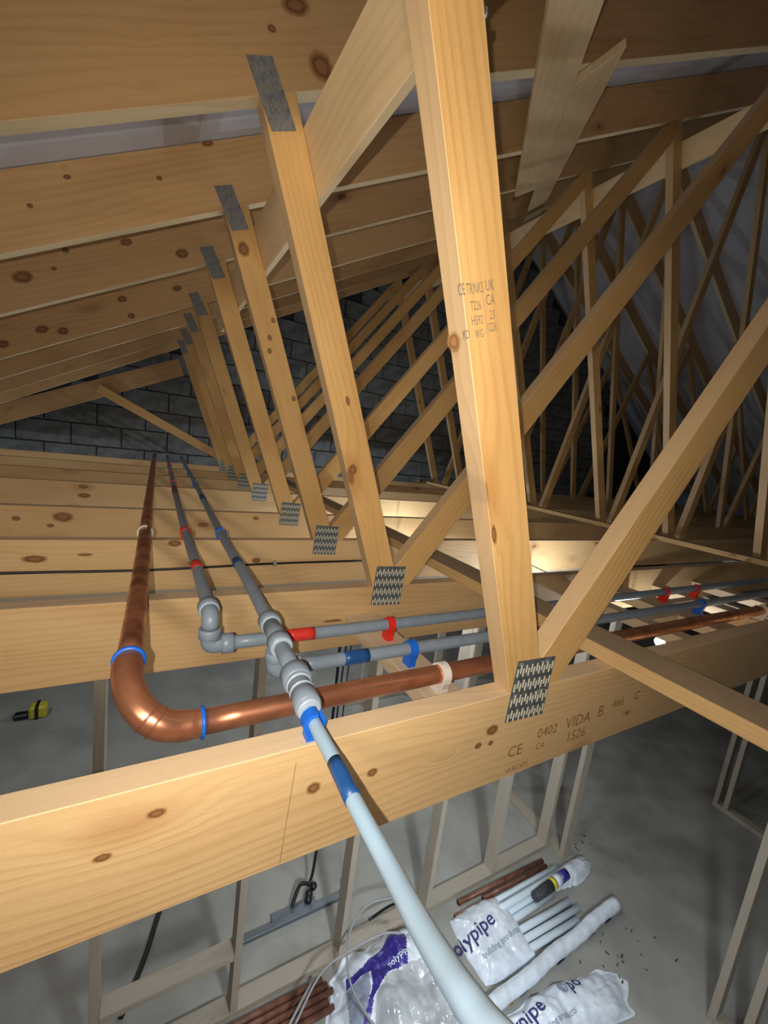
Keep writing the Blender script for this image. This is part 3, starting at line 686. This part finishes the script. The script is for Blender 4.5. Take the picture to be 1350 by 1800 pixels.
# ------------------------------------------------------------------ stud walls below
def stud_wall(label, loc): return thing('stud_wall', loc, label, 'stud wall', 'timber stud partitions')
ya, yb = 1.70, 1.789
wA = stud_wall('long stud partition crossing below the first joist, behind the bags', (-2.1, ya, -3.05))
box('sole_plate', wA, (-2.1, ya, -3.049), (2.93, yb, -3.011), M['stud'], 0)
box('head_plate', wA, (-2.1, ya, -0.684), (2.93, yb, -0.646), M['stud'], 0)
sx = [-1.98, -1.37, -0.765, -0.155, 0.455, 1.07, 1.70, 2.30, 2.89]
for x in sx: box('stud', wA, (x-0.019, ya+0.001, -3.010), (x+0.019, yb-0.001, -0.685), M['stud'], 2)
for i, (a, b) in enumerate(zip(sx, sx[1:])):
    if i in (3,): box('noggin_piece', wA, (a+0.020, ya+0.002, -2.668), (b-0.020, yb-0.002, -2.630), M['stud'], 0)
xa, xb = 2.935, 3.024
wE = stud_wall('stud partition meeting the long one at a corner by the doorway', (xa, 1.58, -3.05))
box('sole_plate', wE, (xa, 1.58, -3.049), (xb, 3.9, -3.011), M['stud'], 1)
box('head_plate', wE, (xa, -1.6, -0.684), (xb, 3.9, -0.646), M['stud'], 1)
for yv in (1.60, 1.80, 2.30, 2.90, 3.50): box('stud', wE, (xa+0.001, yv-0.019, -3.010), (xb-0.001, yv+0.019, -0.685), M['stud'], 2)
wD = stud_wall('stud partition at the lower right edge beyond the doorway', (xa, 0.58, -3.05))
box('sole_plate', wD, (xa, -1.6, -3.049), (xb, 0.58, -3.011), M['stud'], 1)
for yv in (0.56, 0.42, 0.0, -0.6): box('stud', wD, (xa+0.001, yv-0.019, -3.010), (xb-0.001, yv+0.019, -0.685), M['stud'], 2)
wC = stud_wall('far right stud partition beyond the dark doorway', (4.9, 1.34, -3.05))
box('sole_plate', wC, (4.9, -1.2, -3.049), (4.99, 1.36, -3.011), M['stud'], 1)
box('head_plate', wC, (4.9, -1.2, -0.684), (4.99, 5.2, -0.646), M['stud'], 1)
for yv in (1.34, 1.26, 0.72, 0.12): box('stud', wC, (4.901, yv-0.019, -3.010), (4.989, yv+0.019, -0.685), M['stud'], 2)
wF = stud_wall('pale stud partition in the lit back room seen between the joists', (2.0, 3.9, -3.05))
box('sole_plate', wF, (2.0, 3.9, -3.049), (4.9, 3.989, -3.011), M['stud'], 0)
box('head_plate', wF, (2.0, 3.9, -0.684), (4.9, 3.989, -0.646), M['stud'], 0)
for i in range(5): box('stud', wF, (2.2+0.58*i, 3.901, -3.010), (2.238+0.58*i, 3.988, -0.685), M['stud'], 2)

# ------------------------------------------------------------------ things on the floor
FZ = -3.05
def floor_pipe(name, label, cat, group, a, b, r, mat, z=None):
    z = FZ+r+0.001 if z is None else z
    t = thing(name, (a[0], a[1], z), label, cat, group)
    tube('tube', t, [(a[0], a[1], z), ((a[0]+b[0])/2, (a[1]+b[1])/2, z), (b[0], b[1], z)], r, mat, 16)
    dx = V((b[0]-a[0], b[1]-a[1], 0)).normalized()
    for p, s in ((a, -1), (b, 1)):
        q = V((p[0], p[1], z))+dx*s*0.0004
        tube('bore', t, [q-dx*s*0.003, q+dx*s*0.0002], r*0.82, M['hole'], 16)  # black disc on the capped end, painted for the shade inside
    return t
W = [((1.95, 1.556), (2.80, 1.545)), ((1.95, 1.508), (2.87, 1.505)), ((1.95, 1.462), (2.90, 1.468)), ((1.95, 1.416), (2.62, 1.420)),
     ((1.95, 1.362), (2.70, 1.335)), ((1.95, 1.312), (2.72, 1.280)), ((1.95, 1.262), (2.64, 1.232))]
nm = ['topmost', 'second', 'third', 'fourth', 'fifth', 'sixth', 'lowest']
for i, (a, b) in enumerate(W):
    floor_pipe('white_pipe', 'white plastic pipe on the floor, %s of the row poking out of the bag' % nm[i], 'pipe', 'white plastic pipes on the floor', a, b, 0.0210, M['pvc'])
floor_pipe('white_pipe', 'white plastic pipe stacked on the row, beside the striped label roll', 'pipe', 'white plastic pipes on the floor', (1.98, 1.484), (2.78, 1.486), 0.0225, M['pvc'], FZ+0.063)
floor_pipe('copper_offcut', 'copper pipe on the floor along the stud wall, nearer the wall', 'pipe', 'copper pipes on the floor', (1.93, 1.655), (2.76, 1.630), 0.016, M['brownpipe'])
floor_pipe('copper_offcut', 'thin dark pipe on the floor beside the longer copper one', 'pipe', 'copper pipes on the floor', (2.12, 1.612), (2.76, 1.592), 0.012, M['brownpipe'])
floor_pipe('copper_offcut', 'bright copper pipe end peeping out above the bag lettering', 'pipe', 'copper pipes on the floor', (1.86, 1.600), (2.20, 1.592), 0.010, M['copper'])
for i in range(5):
    floor_pipe('brown_pipe', 'red-brown pipe in the bundle at lower left of the bags, %s from the wall' % ['first', 'second', 'third', 'fourth', 'fifth'][i], 'pipe', 'brown pipes by the stud wall',
               (-0.15, 1.675-0.034*i), (0.93+0.02*(i % 3), 1.650-0.034*i), 0.0155, M['brownpipe'])

def blob(name, label, cx, cy, ax, ay, h, ang, mats, seed, group=None, n=64, wr=0.03, prints=(), cat='bag', pw=0.8, outline=0.12, z0=FZ, sq=0.72, cs=5.0):
    """pillow-like wrinkled bag resting on the floor"""
    ca, sa = math.cos(ang), math.sin(ang)
    def pos(u, v, top):
        th = math.atan2(v, u); rr = max(abs(u), abs(v)); ln = math.hypot(u, v) or 1
        k = (rr/ln)**sq
        f = 1+outline*noise.noise(V((math.cos(th)*1.6, math.sin(th)*1.6, seed)))+outline*0.5*noise.noise(V((math.cos(th)*5, math.sin(th)*5, seed+3)))
        x, y = u*k*f*ax, v*k*f*ay
        e_ = max(0.0, 1-rr**2.4)**pw
        wx = 0.05*noise.noise(V((x*7, y*7, seed+20))); nz = 0.8*noise.voronoi(V(((x+wx)*cs*0.8, (y-wx)*cs, seed)))[0][0]+0.35*noise.voronoi(V((x*cs*2.6+wx*9, y*cs*2.1, seed)))[0][0]
        z = e_*(h*(0.82+0.35*noise.noise(V((x*4, y*4, seed+9)))))-nz*wr*min(1, e_*3+0.15) if top else 0.0
        return V((cx+ca*x-sa*y, cy+sa*x+ca*y, z0+0.002+max(z, 0.0) if top else z0+0.001))
    bm = bmesh.new(); c0 = V((cx, cy, z0))
    g = [[bm.verts.new(pos(-1+2*i/n, -1+2*j/n, True)-c0) for j in range(n+1)] for i in range(n+1)]
    for i in range(n):
        for j in range(n):
            f = bm.faces.new((g[i][j], g[i+1][j], g[i+1][j+1], g[i][j+1])); f.smooth = True
            c = f.calc_center_median()+c0; f.material_index = 0
            for mi, poly in prints:
                ins = False; m_ = len(poly)
                for a in range(m_):
                    p, q = poly[a], poly[(a+1) % m_]
                    if (p[1] > c.y) != (q[1] > c.y) and c.x < (q[0]-p[0])*(c.y-p[1])/(q[1]-p[1])+p[0]: ins = not ins
                if ins: f.material_index = mi
    b4 = [bm.verts.new(pos(u, v, False)-c0) for u, v in ((-1, -1), (1, -1), (1, 1), (-1, 1))]
    me = bpy.data.meshes.new(name); bm.to_mesh(me); bm.free()
    me2 = me
    for m_ in mats: me2.materials.append(m_)
    o = bpy.data.objects.new(name, me2); COL.objects.link(o); o.location = (cx, cy, z0+H)
    tag(o, label, cat, group)
    return o, pos
# middle bag holding the white pipes
b2, _ = blob('plastic_bag', 'white plastic bag wrapped over the row of white pipes', 2.01, 1.405, 0.22, 0.20, 0.115, -0.04, [M['film']], 4.2, 'plastic bags of pipe fittings', wr=0.02, pw=0.4, outline=0.05, sq=0.25, cs=9)
# front right bag
b3, _ = blob('plastic_bag', 'crumpled white bag with dark lettering at the lower edge, right of the others', 2.14, 0.93, 0.44, 0.135, 0.13, -0.10, [M['film'], M['navy']], 8.7, 'plastic bags of pipe fittings', wr=0.05, pw=0.6, outline=0.2, sq=0.5, cs=7)
# large left bag with purple print
pur = [(1.35, 1.64), (1.448, 1.605), (1.37, 1.451), (1.271, 1.457), (1.215, 1.444), (1.12, 1.398), (1.046, 1.298), (1.00, 1.27), (1.01, 1.32), (1.138, 1.449), (1.164, 1.516), (1.028, 1.527), (1.038, 1.566), (1.106, 1.561), (1.204, 1.577), (1.269, 1.589)]
fadep = [(1.02, 1.52), (1.15, 1.515), (1.13, 1.45), (1.03, 1.33), (0.96, 1.33)]
clear = [(1.22, 1.44), (1.37, 1.45), (1.52, 1.42), (1.60, 1.25), (1.55, 1.0), (1.15, 0.98), (1.05, 1.15), (1.08, 1.30), (1.13, 1.39)]
b1, _ = blob('plastic_bag', 'large clear and white bag with purple print, below the pale pipe', 1.31, 1.33, 0.42, 0.37, 0.25, 0.0, [M['film'], M['purple'], M['clearfilm'], M['fade']], 1.5, 'plastic bags of pipe fittings', n=130, wr=0.085, pw=0.5, outline=0.16, sq=0.5, cs=5.5,
     prints=[(2, clear), (3, fadep), (1, pur)])
# long wrapped bundle
t = thing('wrapped_pipe', (1.88, 1.15, FZ), 'long white wrapped pipe on the floor, nearest the open doorway', 'pipe')
P = [V((1.70+0.13*i, 1.135+0.0045*i+0.004*math.sin(i*1.7), FZ+0.043)) for i in range(11)]
tube('wrapping', t, bez([tuple(p) for p in P], 4), [0.040+0.0012*math.sin(i*1.9)+0.0010*math.sin(i*0.7) for i in range(41)], M['film'], 18)
for a, m_ in ((0.18, 'purple'), (0.45, 'navy'), (0.70, 'navy'), (0.86, 'purple'), (0.12, 'yellow')):
    x = 1.72+1.28*a
    bm = bmesh.new()
    L_ = 0.075 if m_ != 'yellow' else 0.02
    for i in range(4):
        pass
    rings = []
    for xx in (x, x+L_):
        rings.append([bm.verts.new((xx, 1.135+0.034*(xx-1.7)+0.0435*math.cos(an), FZ+0.043+0.0435*math.sin(an))) for an in [math.radians(-55-100+q*16) for q in range(7)]])
    for q in range(6): bm.faces.new((rings[0][q], rings[0][q+1], rings[1][q+1], rings[1][q]))
    bm2 = from_bm(bm, 'print_patch'); link('print_patch', bm2, M[m_], t)
# torn wrap over the pipe ends with label roll
t = thing('label_roll', (2.45, 1.44, FZ+0.06), 'striped black and yellow label wrap around a pipe end', 'label')
tube('label_sheet', t, [(2.42, 1.425, FZ+0.092), (2.50, 1.430, FZ+0.092), (2.60, 1.436, FZ+0.092)], [0.030, 0.034, 0.036], M['paper'], 18)
tube('yellow_stripe', t, [(2.60, 1.436, FZ+0.092), (2.64, 1.438, FZ+0.092)], 0.037, M['yellow'], 18)
tube('white_sheet', t, [(2.64, 1.438, FZ+0.092), (2.70, 1.442, FZ+0.092)], 0.036, M['pvc'], 18)
tube('purple_patch', t, [(2.70, 1.442, FZ+0.092), (2.78, 1.446, FZ+0.092)], 0.036, M['purple'], 18)
b4, _ = blob('plastic_wrap', 'torn white wrap around the far ends of the pipes', 2.92, 1.475, 0.22, 0.075, 0.12, 0.05, [M['film']], 12.3, None, n=36, wr=0.03, cat='wrap', outline=0.25)
# lettering on the bags
up = (0, 1, 0)
def zat(o, x, y):
    bpy.context.view_layer.update()
    hit, loc, nn, i = o.ray_cast(V((x-o.location.x, y-o.location.y, 1.0)), V((0, 0, -1)))
    return (loc.z+o.location.z-H) if hit else FZ+0.1
def bag_text(o, body, size, x, y, ang, mat, seg=1.0):
    """lettering printed on the film: every vertex laid on the bag's surface"""
    cu = bpy.data.curves.new('print', 'FONT'); cu.body = body; cu.size = size; cu.space_character = seg; cu.resolution_u = 2; cu.offset = size*0.012
    tmp = bpy.data.objects.new('tmp', cu); COL.objects.link(tmp)
    dg = bpy.context.evaluated_depsgraph_get(); me = bpy.data.meshes.new_from_object(tmp.evaluated_get(dg)); bpy.data.objects.remove(tmp); me.materials.clear()
    bm = bmesh.new(); bm.from_mesh(me); bmesh.ops.triangulate(bm, faces=bm.faces)
    for _ in range(2): bmesh.ops.subdivide_edges(bm, edges=[e_ for e_ in bm.edges if e_.calc_length() > size*0.12], cuts=1)
    bmesh.ops.triangulate(bm, faces=bm.faces)
    ca, sa = math.cos(ang), math.sin(ang)
    bpy.context.view_layer.update()
    for v in bm.verts:
        X, Y_ = x+v.co.x*ca-v.co.y*sa-o.location.x, y+v.co.x*sa+v.co.y*ca-o.location.y
        hit, loc, nn, i = o.ray_cast(V((X, Y_, 1.0)), V((0, 0, -1)))
        v.co = V((X, Y_, (loc.z if hit else 0.02)+0.003))
    bm.to_mesh(me); bm.free(); me.materials.append(mat)
    q = bpy.data.objects.new('printed_lettering', me); COL.objects.link(q); q.parent = o
bag_text(b2, 'polypipe', 0.112, 1.668, 1.40, 0.06, M['navy'])
bag_text(b2, 'building products', 0.045, 1.86, 1.315, 0.04, M['fade'])
bag_text(b3, 'polypipe', 0.10, 1.67, 0.985, 0.0, M['navy'])
bag_text(b3, 'building products', 0.04, 1.90, 0.92, -0.05, M['fade'])
bag_text(b3, 'po', 0.10, 2.23, 0.985, -0.04, M['navy']); bag_text(b3, 'O', 0.085, 2.155, 0.985, 0, M['fade']); bag_text(b3, 'o', 0.06, 2.17, 0.998, 0, M['fade'])
bag_text(b1, 'polypipe', 0.045, 1.26, 1.475, 0.12, M['pvc'])
# grey hose coil on the big bag
t = thing('hose_coil', (1.2, 1.6, FZ+0.2), 'thin grey hose looping over the large purple-printed bag', 'hose')
tube('hose', t, bez([(1.55, 1.70, FZ+0.20), (1.418, 1.718, FZ+0.25), (1.252, 1.745, FZ+0.25), (1.113, 1.69, FZ+0.25), (1.024, 1.569, FZ+0.25), (0.991, 1.436, FZ+0.25), (1.019, 1.281, FZ+0.26), (1.09, 1.10, FZ+0.27), (1.2, 0.95, FZ+0.2)], 8), 0.006, M['greycable'], 10)
tube('hose', t, bez([(0.70, 1.46, FZ+0.16), (0.869, 1.565, FZ+0.22), (1.032, 1.578, FZ+0.25), (1.243, 1.564, FZ+0.27), (1.35, 1.53, FZ+0.26)], 8), 0.006, M['greycable'], 10)
tube('hose', t, bez([(1.62, 1.74, FZ+0.10), (1.45, 1.765, FZ+0.12), (1.25, 1.72, FZ+0.17)], 8), 0.008, M['cable'], 10)
floor_pipe('thin_grey_pipe', 'thin grey pipe leaning over the brown bundle at lower left', 'pipe', None, (0.66, 1.50), (0.88, 1.66), 0.007, M['greycable'], FZ+0.045)
# metal rail with black cable
t = thing('cable_rail', (0.9, 2.02, FZ), 'metal rail lying on the floor behind the studs, black cable on it', 'rail')
box('rail', t, (0.50, 2.00, FZ+0.001), (1.22, 2.035, FZ+0.03), M['zinc'], 0)
box('rail_cover', t, (0.74, 2.036, FZ+0.001), (1.03, 2.085, FZ+0.022), M['zinc'], 0)
box('rail_end', t, (1.22, 2.0, FZ+0.001), (1.26, 2.035, FZ+0.09), M['socket'], 2)
tube('black_lead', t, bez([(1.12, 2.36, -0.66), (1.115, 2.30, -1.6), (1.08, 2.22, -2.5), (1.04, 2.16, FZ+0.15), (1.0, 2.13, FZ+0.06)], 8), 0.010, M['cable'], 10)
tube('black_lead', t, bez([(1.0, 2.15, FZ+0.06), (0.95, 2.15, FZ+0.07), (0.90, 2.10, FZ+0.05), (0.875, 2.07, FZ+0.03)], 8), 0.012, M['cable'], 10)
for q in ((1.0, 2.10, 0.035), (1.04, 2.13, 0.04), (0.985, 2.07, 0.03)):
    bm = bmesh.new(); bmesh.ops.create_icosphere(bm, subdivisions=2, radius=0.026)
    link('plug', from_bm(bm, 'plug', True), M['cable'], t, Matrix.Translation((q[0], q[1], FZ+q[2])))
def lead(label, pts, r=0.008):
    t = thing('floor_cable', pts[0], label, 'cable', 'dark cables on the floor'); tube('cable_sheath', t, bez(pts, 8), r, M['cable'], 8)
lead('dark cable on the floor between the two left studs', [(0.16, 2.50, FZ+0.009), (0.10, 2.33, FZ+0.009), (0.05, 2.18, FZ+0.009), (0.0, 2.06, FZ+0.009), (-0.06, 1.93, FZ+0.009)], 0.014)
lead('dark cable hanging in the lit gap between the first two joists', [(1.5, 3.0, -0.7), (1.52, 3.02, -1.4), (1.5, 3.0, -2.2), (1.5, 3.0, FZ+0.01)], 0.008)
lead('second dark cable hanging beside the first in the lit gap', [(1.56, 3.0, -0.7), (1.57, 3.02, -1.4), (1.555, 3.0, -2.2), (1.57, 3.0, FZ+0.01)], 0.006)
# spray can like yellow and black bundle at left
t = thing('tape_measure', (-0.93, 4.7, FZ), 'small yellow and black tool on the floor at the far left', 'tool')
box('case', t, (-1.0, 4.66, FZ+0.001), (-0.86, 4.78, FZ+0.13), M['yellow'], 0, bev=0.02)
box('grip', t, (-1.12, 4.68, FZ+0.001), (-1.0, 4.76, FZ+0.06), M['cable'], 0, bev=0.015)
box('band', t, (-0.95, 4.655, FZ+0.001), (-0.92, 4.785, FZ+0.133), M['cable'], 0, bev=0.004)

# crumbs of debris on the floor by the doorway
bm = bmesh.new(); rnd = random.Random(3)
for i in range(36):
    x, y = (3.15+rnd.gauss(0, 0.08), 1.62+rnd.gauss(0, 0.06)) if i < 14 else ((2.75+rnd.gauss(0, 0.16), 1.0+rnd.gauss(0, 0.10)) if i < 36 else (2.6+rnd.uniform(-0.6, 0.5), 1.1+rnd.uniform(-0.6, 0.6)))
    m = bmesh.ops.create_cube(bm, size=1); a = rnd.uniform(0, 6.3); l_, w_ = rnd.uniform(0.008, 0.03), rnd.uniform(0.004, 0.010)
    for v in m['verts']:
        X, Y_ = v.co.x*l_, v.co.y*w_; v.co = V((x+X*math.cos(a)-Y_*math.sin(a), y+X*math.sin(a)+Y_*math.cos(a), FZ+0.003+v.co.z*0.004))
o = link('floor_debris', from_bm(bm, 'floor_debris'), plain('debris', (0.10, 0.085, 0.05), 0.9))
tag(o, 'scattered crumbs and leaf bits on the concrete floor by the doorway', 'debris', None, 'stuff')
